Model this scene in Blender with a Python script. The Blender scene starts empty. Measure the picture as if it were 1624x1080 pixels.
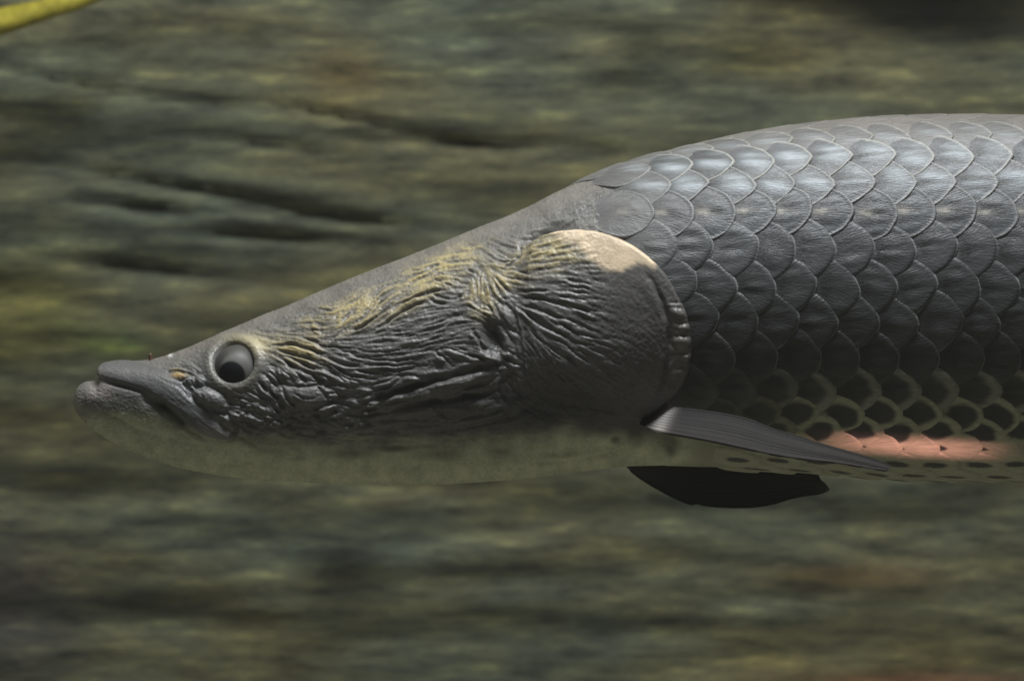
import bpy, math
import numpy as np
from mathutils import Vector

sc = bpy.context.scene
COL = sc.collection
rng = np.random.default_rng(7)
K = 0.0005          # metres per photo pixel in the plane of the fish
DC = 5.0            # camera distance

# ------------------------------------------------------------------ camera
cam = bpy.data.cameras.new('camera')
cam.sensor_width = 36.0
cam.lens = 36.0 * DC / (1624 * K)
cam.clip_start = 0.1
cam.clip_end = 100.0
cam.dof.use_dof = True
cam.dof.focus_distance = DC - 0.085
cam.dof.aperture_fstop = 8.0
camo = bpy.data.objects.new('camera', cam)
camo.location = (0, -DC, 0)
camo.rotation_euler = (math.radians(90), 0, 0)
COL.objects.link(camo)
sc.camera = camo

# ------------------------------------------------------------------ world and lamps
world = bpy.data.worlds.new('World')
sc.world = world
world.use_nodes = True
bg = world.node_tree.nodes['Background']
bg.inputs[0].default_value = (0.65, 0.655, 0.60, 1)
bg.inputs[1].default_value = 0.085


def area(name, loc, target, sx, sy, power, color):
    l = bpy.data.lights.new(name, 'AREA')
    l.shape = 'RECTANGLE'
    l.size = sx
    l.size_y = sy
    l.energy = power
    l.color = color
    o = bpy.data.objects.new(name, l)
    o.location = loc
    o.rotation_euler = (Vector(target) - Vector(loc)).to_track_quat('-Z', 'Y').to_euler()
    COL.objects.link(o)
    return o


area('tank_lamp', (0.16, -0.44, 1.42), (0.14, 0.0, 0.0), 0.65, 0.25, 25.0, (0.94, 0.97, 1.0))
area('wall_lamp', (-0.1, 0.10, 1.9), (0.0, 1.3, -0.3), 2.4, 0.5, 19.5, (1.0, 0.96, 0.82))

spot = bpy.data.lights.new('accent_lamp', 'SPOT')
spot.energy = 0.0
spot.color = (1.0, 0.43, 0.43)

sc.view_settings.view_transform = 'Standard'
sc.view_settings.look = 'None'
sc.view_settings.exposure = 0.0
sc.view_settings.gamma = 1.0
sc.cycles.use_denoising = True
sc.cycles.max_bounces = 6


# ------------------------------------------------------------------ small helpers
def px(u, v, y=0.0):
    """point at depth y that stands where photo pixel (u, v) is"""
    f = (DC + y) / DC
    return np.stack(np.broadcast_arrays((np.asarray(u, float) - 812) * K * f,
                                        np.asarray(y, float),
                                        (540 - np.asarray(v, float)) * K * f), -1)


def interp(u, pts):
    p = np.array(pts, float)
    return np.interp(u, p[:, 0], p[:, 1])


def smooth_interp(pts, lo, hi, sig):
    """piecewise-linear profile, smoothed, as a lookup table"""
    x = np.arange(lo - 200, hi + 200, 1.0)
    y = interp(x, pts)
    if sig > 0:
        r = np.arange(-int(4 * sig), int(4 * sig) + 1)
        k = np.exp(-0.5 * (r / sig) ** 2)
        k /= k.sum()
        y = np.convolve(np.pad(y, len(r) // 2, mode='edge'), k, 'valid')
    return lambda u: np.interp(u, x, y)


def sstep(a, b, x):
    t = np.clip((x - a) / (b - a), 0, 1)
    return t * t * (3 - 2 * t)


def gblur(img, sx, sy):
    h, w = img.shape
    fx = np.fft.rfftfreq(w)
    fy = np.fft.fftfreq(h)[:, None]
    g = np.exp(-2 * math.pi ** 2 * ((fx * sx) ** 2 + (fy * sy) ** 2))
    return np.fft.irfft2(np.fft.rfft2(img) * g, s=(h, w))


def unit(f):
    f = f - f.mean()
    return f / f.std()


def mesh_obj(name, verts, faces, mat, parent=None, cols=None, uvs=None, smooth=True, normals=None):
    """verts (n,3), faces (m,4 or 3) int array"""
    me = bpy.data.meshes.new(name)
    verts = np.asarray(verts, np.float32)
    faces = np.asarray(faces, np.int32)
    m, k = faces.shape
    me.vertices.add(len(verts))
    me.vertices.foreach_set('co', verts.ravel())
    me.loops.add(m * k)
    me.loops.foreach_set('vertex_index', faces.ravel())
    me.polygons.add(m)
    me.polygons.foreach_set('loop_start', np.arange(0, m * k, k, dtype=np.int32))
    me.polygons.foreach_set('loop_total', np.full(m, k, np.int32))
    me.polygons.foreach_set('use_smooth', np.full(m, smooth))
    me.update(calc_edges=True)
    if cols is not None:
        at = me.color_attributes.new('col', 'FLOAT_COLOR', 'POINT')
        c = np.ones((len(verts), 4), np.float32)
        c[:, :3] = cols
        at.data.foreach_set('color', c.ravel())
    if uvs is not None:
        uv = me.uv_layers.new(name='skin_map')
        uv.data.foreach_set('uv', np.asarray(uvs, np.float32)[faces.ravel()].ravel())
    me.materials.append(mat)
    me.validate()
    o = bpy.data.objects.new(name, me)
    COL.objects.link(o)
    if parent is not None:
        o.parent = parent
    return o


def grid_faces(nr, nc, wrap=False):
    i = np.arange(nr - 1)[:, None]
    j = np.arange(nc if wrap else nc - 1)[None, :]
    j2 = (j + 1) % nc
    return np.stack([i * nc + j, i * nc + j2, (i + 1) * nc + j2, (i + 1) * nc + j], -1).reshape(-1, 4)


# ------------------------------------------------------------------ materials
def new_mat(name):
    m = bpy.data.materials.new(name)
    m.use_nodes = True
    nt = m.node_tree
    return m, nt, nt.nodes['Principled BSDF']


def skin_material(name, rough, spec, bump_scale, bump_strength, stretch=(1, 1, 1), mottling=0.25, coat=0.0):
    m, nt, b = new_mat(name)
    N, L = nt.nodes.new, nt.links.new
    at = N('ShaderNodeAttribute'); at.attribute_name = 'col'
    uv = N('ShaderNodeUVMap'); uv.uv_map = 'skin_map'
    mp = N('ShaderNodeMapping'); mp.inputs['Scale'].default_value = stretch
    L(uv.outputs[0], mp.inputs[0])
    n1 = N('ShaderNodeTexNoise'); n1.inputs['Scale'].default_value = bump_scale * 0.33
    n1.inputs['Detail'].default_value = 6; n1.inputs['Roughness'].default_value = 0.65
    L(mp.outputs[0], n1.inputs['Vector'])
    r = N('ShaderNodeMapRange')
    r.inputs[1].default_value = 0.3; r.inputs[2].default_value = 0.7
    r.inputs[3].default_value = 1 - mottling; r.inputs[4].default_value = 1 + mottling
    L(n1.outputs['Fac'], r.inputs[0])
    mx = N('ShaderNodeMix'); mx.data_type = 'RGBA'; mx.blend_type = 'MULTIPLY'
    mx.inputs[0].default_value = 1.0
    L(at.outputs['Color'], mx.inputs[6]); L(r.outputs[0], mx.inputs[7])
    L(mx.outputs[2], b.inputs['Base Color'])
    n2 = N('ShaderNodeTexNoise'); n2.inputs['Scale'].default_value = bump_scale
    n2.inputs['Detail'].default_value = 5
    L(mp.outputs[0], n2.inputs['Vector'])
    bp = N('ShaderNodeBump'); bp.inputs['Strength'].default_value = bump_strength
    bp.inputs['Distance'].default_value = 0.002
    L(n2.outputs['Fac'], bp.inputs['Height'])
    L(bp.outputs[0], b.inputs['Normal'])
    rr = N('ShaderNodeMapRange')
    rr.inputs[1].default_value = 0.3; rr.inputs[2].default_value = 0.7
    rr.inputs[3].default_value = rough - 0.08; rr.inputs[4].default_value = rough + 0.1
    L(n2.outputs['Fac'], rr.inputs[0]); L(rr.outputs[0], b.inputs['Roughness'])
    b.inputs['Specular IOR Level'].default_value = spec
    b.inputs['Coat Weight'].default_value = coat
    return m


M_SKIN = skin_material('wet_head_skin', 0.41, 0.48, 240.0, 0.16, mottling=0.07)
M_SCALE = skin_material('scale_horn', 0.41, 0.55, 24.0, 0.35, stretch=(0.25, 1.0, 1.0), mottling=0.28)
M_FIN = skin_material('fin_skin', 0.65, 0.15, 90.0, 0.15)


def plain(name, color, rough=0.5, spec=0.5):
    m, nt, b = new_mat(name)
    N, L = nt.nodes.new, nt.links.new
    tc = N('ShaderNodeTexCoord')
    n = N('ShaderNodeTexNoise'); n.inputs['Scale'].default_value = 120
    L(tc.outputs['Object'], n.inputs['Vector'])
    rp = N('ShaderNodeValToRGB')
    rp.color_ramp.elements[0].position = 0.3; rp.color_ramp.elements[1].position = 0.7
    rp.color_ramp.elements[0].color = (*[c * 0.75 for c in color], 1)
    rp.color_ramp.elements[1].color = (*[min(1, c * 1.25) for c in color], 1)
    L(n.outputs['Fac'], rp.inputs[0]); L(rp.outputs[0], b.inputs['Base Color'])
    b.inputs['Roughness'].default_value = rough
    b.inputs['Specular IOR Level'].default_value = spec
    return m


# ------------------------------------------------------------------ the back wall of the tank
def build_wall():
    nx, nz = 560, 420
    X = np.linspace(-2.0, 2.0, nx); Z = np.linspace(-1.3, 1.3, nz)
    h = unit(gblur(rng.standard_normal((nz, nx)), 14, 3.0)) * 0.0035
    h += unit(gblur(rng.standard_normal((nz, nx)), 6, 1.6)) * 0.0022
    h += unit(gblur(rng.standard_normal((nz, nx)), 40, 16)) * 0.010
    xx, zz = np.meshgrid(X, Z)
    P = 1.22                                                  # the wall is seen a little smaller than the fish
    def at(u, v): return (u - 812) * K * P, (540 - v) * K * P
    def dent(u, v, ru, rv, d, slope=0.0):
        cx, cz = at(u, v)
        dz = zz - cz + slope * (xx - cx)
        return 0.55 * d * np.exp(-((xx - cx) / (ru * K * P)) ** 2 - (dz / (rv * K * P)) ** 2)
    # ledges that run down to the right, with grooves beneath them
    for u, v, ru, rv, d, s in [(300, 300, 190, 10, .05, .16), (520, 345, 150, 9, .05, .10), (230, 330, 90, 9, .05, .1),
                               (420, 375, 120, 9, .05, .06), (120, 372, 110, 8, .04, .02), (100, 130, 110, 6, .035, .2),
                               (330, 165, 80, 8, .04, .08), (560, 190, 140, 6, .035, .2), (720, 228, 160, 7, .04, .05),
                               (150, 490, 70, 14, .06, .0), (430, 230, 120, 6, .03, .12), (250, 430, 150, 9, .04, .1),
                               (300, 960, 160, 28, .07, 0), (540, 930, 60, 45, .06, 0), (120, 1010, 60, 20, .05, 0),
                               (600, 1015, 90, 10, .05, 0), (1480, 840, 90, 20, .06, 0), (1300, 855, 70, 12, .04, 0),
                               (900, 855, 90, 7, .04, 0), (1150, 950, 140, 7, .04, .02), (1450, 960, 60, 14, .05, 0),
                               (1020, 80, 60, 30, .06, 0), (1200, 100, 70, 35, .06, 0), (1060, 150, 70, 25, .05, 0),
                               (1140, 165, 80, 12, .05, 0), (880, 230, 100, 8, .04, 0)]:
        h += dent(u, v, ru, rv, d, s) * (0.75 if s > 0.04 else 0.10)
    for u, v, ru, rv, d in [(975, 108, 60, 12, -.04), (1275, 130, 45, 20, -.05), (950, 200, 40, 30, -.04),
                            (960, 225, 40, 18, -.03), (300, 805, 60, 10, -.04), (640, 795, 60, 8, -.04),
                            (790, 880, 90, 25, -.05), (430, 965, 80, 16, -.04), (870, 80, 60, 12, -.03)]:
        h += dent(u, v, ru, rv, d) * 0.25
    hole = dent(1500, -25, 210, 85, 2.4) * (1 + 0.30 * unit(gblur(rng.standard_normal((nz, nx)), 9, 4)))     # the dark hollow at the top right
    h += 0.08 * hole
    y = 1.10 + h
    V = np.stack([xx, y, zz], -1).reshape(-1, 3)
    # wall tints: hollow's shade painted dark at top right, other patches dark, violet, rusty
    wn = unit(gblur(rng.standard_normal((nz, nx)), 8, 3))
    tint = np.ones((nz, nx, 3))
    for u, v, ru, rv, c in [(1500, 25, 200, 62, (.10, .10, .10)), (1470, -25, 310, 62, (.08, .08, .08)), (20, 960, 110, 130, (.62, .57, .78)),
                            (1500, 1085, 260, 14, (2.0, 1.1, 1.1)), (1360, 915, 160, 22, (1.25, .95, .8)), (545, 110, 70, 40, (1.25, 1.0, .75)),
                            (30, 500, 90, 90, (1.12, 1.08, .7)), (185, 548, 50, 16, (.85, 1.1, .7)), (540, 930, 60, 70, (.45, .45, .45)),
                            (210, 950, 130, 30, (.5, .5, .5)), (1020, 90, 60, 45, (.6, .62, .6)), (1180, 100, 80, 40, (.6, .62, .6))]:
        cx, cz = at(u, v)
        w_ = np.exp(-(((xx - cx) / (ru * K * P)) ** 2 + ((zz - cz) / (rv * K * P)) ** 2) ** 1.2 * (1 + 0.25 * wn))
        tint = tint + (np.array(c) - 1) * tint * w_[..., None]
    m, nt, b = new_mat('algae_covered_rock')
    N, L = nt.nodes.new, nt.links.new
    tc = N('ShaderNodeTexCoord')
    mp = N('ShaderNodeMapping'); mp.inputs['Scale'].default_value = (2.4, 0.3, 13.0)
    mp.inputs['Rotation'].default_value = (0, 0.03, 0)
    L(tc.outputs['Object'], mp.inputs[0])
    n = N('ShaderNodeTexNoise'); n.inputs['Scale'].default_value = 5.5; n.inputs['Detail'].default_value = 8
    n.inputs['Roughness'].default_value = 0.74
    L(mp.outputs[0], n.inputs['Vector'])
    rp = N('ShaderNodeValToRGB'); e = rp.color_ramp.elements
    e[0].position = 0.32; e[0].color = (0.034, 0.036, 0.032, 1)
    e[1].position = 0.72; e[1].color = (0.37, 0.365, 0.20, 1)
    k = e.new(0.43); k.color = (0.088, 0.091, 0.074, 1)
    k = e.new(0.57); k.color = (0.160, 0.162, 0.116, 1)
    L(n.outputs['Fac'], rp.inputs[0])
    n3 = N('ShaderNodeTexNoise'); n3.inputs['Scale'].default_value = 3.1; n3.inputs['Detail'].default_value = 4
    mp3 = N('ShaderNodeMapping'); mp3.inputs['Scale'].default_value = (1, 0.3, 3.0)
    mp3.inputs['Location'].default_value = (3.1, 0, 1.7)
    L(tc.outputs['Object'], mp3.inputs[0]); L(mp3.outputs[0], n3.inputs['Vector'])
    r3 = N('ShaderNodeValToRGB'); e = r3.color_ramp.elements
    e[0].position = 0.36; e[0].color = (0.86, 1.0, 0.98, 1)
    e[1].position = 0.68; e[1].color = (1.16, 1.02, 0.66, 1)
    L(n3.outputs['Fac'], r3.inputs[0])
    mx = N('ShaderNodeMix'); mx.data_type = 'RGBA'; mx.blend_type = 'MULTIPLY'; mx.inputs[0].default_value = 1
    L(rp.outputs[0], mx.inputs[6]); L(r3.outputs[0], mx.inputs[7])
    at_ = N('ShaderNodeAttribute'); at_.attribute_name = 'col'
    my = N('ShaderNodeMix'); my.data_type = 'RGBA'; my.blend_type = 'MULTIPLY'; my.inputs[0].default_value = 1
    L(mx.outputs[2], my.inputs[6]); L(at_.outputs['Color'], my.inputs[7])
    L(my.outputs[2], b.inputs['Base Color'])
    b.inputs['Roughness'].default_value = 0.85
    b.inputs['Specular IOR Level'].default_value = 0.2
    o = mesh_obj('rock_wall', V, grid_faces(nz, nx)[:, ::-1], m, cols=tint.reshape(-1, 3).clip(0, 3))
    o['kind'] = 'structure'
    return at


build_wall()

# unseen sand bed added below the frame to bounce light onto throat and belly
sx_, sy_ = np.meshgrid(np.linspace(-2.0, 2.0, 120), np.linspace(-1.4, 1.3, 90))
sz_ = -0.80 + 0.012 * unit(gblur(rng.standard_normal(sx_.shape), 5, 5))
fl = mesh_obj('bounce_floor', np.stack([sx_, sy_, sz_], -1).reshape(-1, 3), grid_faces(90, 120), plain('bounce_sand', (0.30, 0.285, 0.23), 0.9, 0.1))
fl['kind'] = 'structure'

# ------------------------------------------------------------------ body form (side profile and girth, in photo pixels)
TOP = smooth_interp([(100, 634), (116, 634), (119, 622), (125, 611), (135, 605), (157, 603), (160, 592), (163, 580),
                     (171, 574), (190, 572), (215, 572), (240, 570), (265, 563), (300, 550), (335, 535), (380, 515),
                     (420, 498), (450, 487), (500, 465), (560, 440), (600, 424), (640, 409), (700, 385), (760, 360),
                     (800, 345), (840, 327), (880, 306), (920, 287), (960, 270), (1000, 256), (1040, 245), (1080, 235),
                     (1120, 225), (1160, 216), (1200, 208), (1250, 200), (1300, 194), (1350, 189), (1400, 185),
                     (1450, 183), (1500, 182), (1560, 182), (1624, 184), (2000, 200), (2600, 270), (3200, 380), (3600, 450)],
                    0, 3700, 2.0)
BOT = smooth_interp([(100, 636), (116, 636), (118, 646), (122, 657), (132, 668), (146, 680), (170, 696), (200, 712),
                     (240, 729), (280, 741), (340, 753), (400, 760), (500, 766), (600, 769), (700, 768), (800, 762),
                     (850, 757), (900, 750), (960, 743), (1000, 739), (1050, 738), (1100, 740), (1200, 742), (1300, 746),
                     (1350, 750), (1400, 755), (1500, 758), (1624, 758), (2000, 752), (2600, 690), (3200, 590), (3600, 520)],
                    0, 3700, 2.0)
GIRTH = smooth_interp([(100, 0), (116, 0), (119, 14), (126, 28), (140, 44), (160, 58), (200, 76), (250, 92), (310, 106),
                       (370, 117), (440, 131), (520, 148), (620, 166), (740, 186), (860, 203), (1000, 217), (1200, 228),
                       (1500, 234), (1700, 232), (2000, 215), (2600, 150), (3200, 80), (3600, 20)], 0, 3700, 2.5)
VMID = smooth_interp([(100, 635), (118, 635), (160, 636), (250, 640), (370, 632), (500, 615), (700, 578), (900, 535),
                      (1100, 492), (1300, 472), (1624, 470), (2600, 480), (3600, 485)], 0, 3700, 20)


def surf(u, phi):
    """base surface; phi 0 at the back, pi at the belly, 0..pi the near flank, pi..2pi the far one"""
    u = np.asarray(u, float); phi = np.asarray(phi, float)
    c, s = np.cos(phi), np.sin(phi)
    vt, vb, vm, w = TOP(u), BOT(u), VMID(u), GIRTH(u)
    vm = np.clip(vm, vt + 0.35 * (vb - vt), vt + 0.65 * (vb - vt))
    v = np.where(c > 0, vm - (vm - vt) * c, vm - (vb - vm) * c)
    sgn = np.sign(s)
    y = -w * sgn * np.abs(s) ** 0.92
    return np.stack(np.broadcast_arrays((u - 812) * K, y * K, (540 - v) * K), -1)


def project(P):
    f = DC / (DC + P[..., 1])
    return 812 + P[..., 0] / K * f, 540 - P[..., 2] / K * f


def surf_normal(u, phi):
    e = 0.004
    du = surf(u + 1.5, phi) - surf(u - 1.5, phi)
    dp = surf(u, phi + e) - surf(u, phi - e)
    n = np.cross(dp, du)
    n /= np.linalg.norm(n, axis=-1, keepdims=True) + 1e-12
    return n


def locate(pu, pv):
    """surface coordinates seen at photo pixel (pu, pv)"""
    u = float(pu); phi = 1.2
    phis = np.linspace(0.02, math.pi - 0.02, 800)
    for _ in range(6):
        P = surf(np.full(800, u), phis)
        a, b = project(P)
        k = int(np.argmin(np.abs(b - pv)))
        phi = phis[k]
        u += pu - a[k]
    return u, phi


# ------------------------------------------------------------------ relief of the head, drawn in the side view
U0, V0, FW, FH = 60, 210, 1100, 590
gu, gv = np.meshgrid(np.arange(U0, U0 + FW, dtype=float), np.arange(V0, V0 + FH, dtype=float))
relief = np.zeros((FH, FW))
tens_c = np.zeros((FH, FW)); tens_s = np.zeros((FH, FW))


def seg_dist(pts, x, y):
    """distance to a polyline and fraction of its length"""
    pts = np.asarray(pts, float)
    seg = np.linalg.norm(np.diff(pts, axis=0), axis=1)
    cum = np.concatenate([[0], np.cumsum(seg)])
    best = np.full(x.shape, 1e9); frac = np.zeros(x.shape); side = np.zeros(x.shape)
    for i in range(len(pts) - 1):
        d = pts[i + 1] - pts[i]
        L2 = d @ d + 1e-9
        t = np.clip(((x - pts[i, 0]) * d[0] + (y - pts[i, 1]) * d[1]) / L2, 0, 1)
        qx = x - pts[i, 0] - t * d[0]; qy = y - pts[i, 1] - t * d[1]
        dd = np.hypot(qx, qy)
        m = dd < best
        best = np.where(m, dd, best)
        frac = np.where(m, (cum[i] + t * seg[i]) / cum[-1], frac)
        side = np.where(m, np.sign(d[0] * qy - d[1] * qx), side)
    return best, frac, side


def chaikin(p, n=2):
    p = np.asarray(p, float)
    for _ in range(n):
        q = 0.75 * p[:-1] + 0.25 * p[1:]
        r = 0.25 * p[:-1] + 0.75 * p[1:]
        p = np.concatenate([p[:1], np.stack([q, r], 1).reshape(-1, 2), p[-1:]])
    return p


def window(pts, m):
    p = np.asarray(pts)
    a = max(int(p[:, 0].min() - m - U0), 0); b = min(int(p[:, 0].max() + m - U0), FW)
    c = max(int(p[:, 1].min() - m - V0), 0); d = min(int(p[:, 1].max() + m - V0), FH)
    return slice(c, d), slice(a, b)


def guide(pts, wt=1.0):
    p = chaikin(pts)
    for a, b in zip(p[:-1], p[1:]):
        d = b - a
        n = max(int(np.hypot(*d)), 1)
        th = math.atan2(d[1], d[0])
        for t in np.linspace(0, 1, n, endpoint=False):
            q = a + t * d
            i, j = int(q[1] - V0), int(q[0] - U0)
            if 0 <= i < FH and 0 <= j < FW:
                tens_c[i, j] += wt * math.cos(2 * th); tens_s[i, j] += wt * math.sin(2 * th)


def crease(pts, w=2.2, d=3.0, bulge=0.45, g=True):
    """a furrow of half width w and depth d with swollen lips; the lower lip catches the light"""
    p = chaikin(pts)
    s = window(p, w * 8 + 4)
    wob = 0.0
    dist, fr, side = seg_dist(p, gu[s] + wav_x[s] * 1.6, gv[s] + wav_y[s] * 1.6)
    tap = np.clip(np.minimum(fr, 1 - fr) * 5, 0, 1) ** 0.7
    tap = tap * (0.8 + 0.35 * wav_y[s].clip(-1, 1))
    relief[s] += tap * (-d * np.exp(-(dist / w) ** 2)
                        + bulge * d * np.exp(-((dist - 2.6 * w) / (1.9 * w)) ** 2) * (0.75 + 0.25 * side))
    if g:
        guide(pts)


def lump(cu, cv, a, b, ang, h, p=1.0):
    t = math.radians(ang)
    x = (gu - cu) * math.cos(t) + (gv - cv) * math.sin(t)
    y = -(gu - cu) * math.sin(t) + (gv - cv) * math.cos(t)
    r2 = (x / a) ** 2 + (y / b) ** 2
    relief[:] += h * np.exp(-r2 ** 1.5) - 0.35 * abs(h) * np.exp(-((np.sqrt(r2) - 1.45) / 0.3) ** 2) * p


wav_x = unit(gblur(rng.standard_normal((FH, FW)), 7, 7)) * 0.6
wav_y = unit(gblur(rng.standard_normal((FH, FW)), 7, 7)) * 0.6


def R(ox, oy, sc_, pts):
    return [(ox + a / sc_, oy + b / sc_) for a, b in pts]


A = lambda *p: R(420, 460, 7.2, p)
B = lambda *p: R(560, 380, 7.2, p)
C = lambda *p: R(590, 500, 5.684, p)
D = lambda *p: R(720, 360, 7.2, p)
E = lambda *p: R(780, 430, 7.2, p)
F = lambda *p: R(400, 580, 7.2, p)
G = lambda *p: R(260, 500, 7.2, p)

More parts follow.
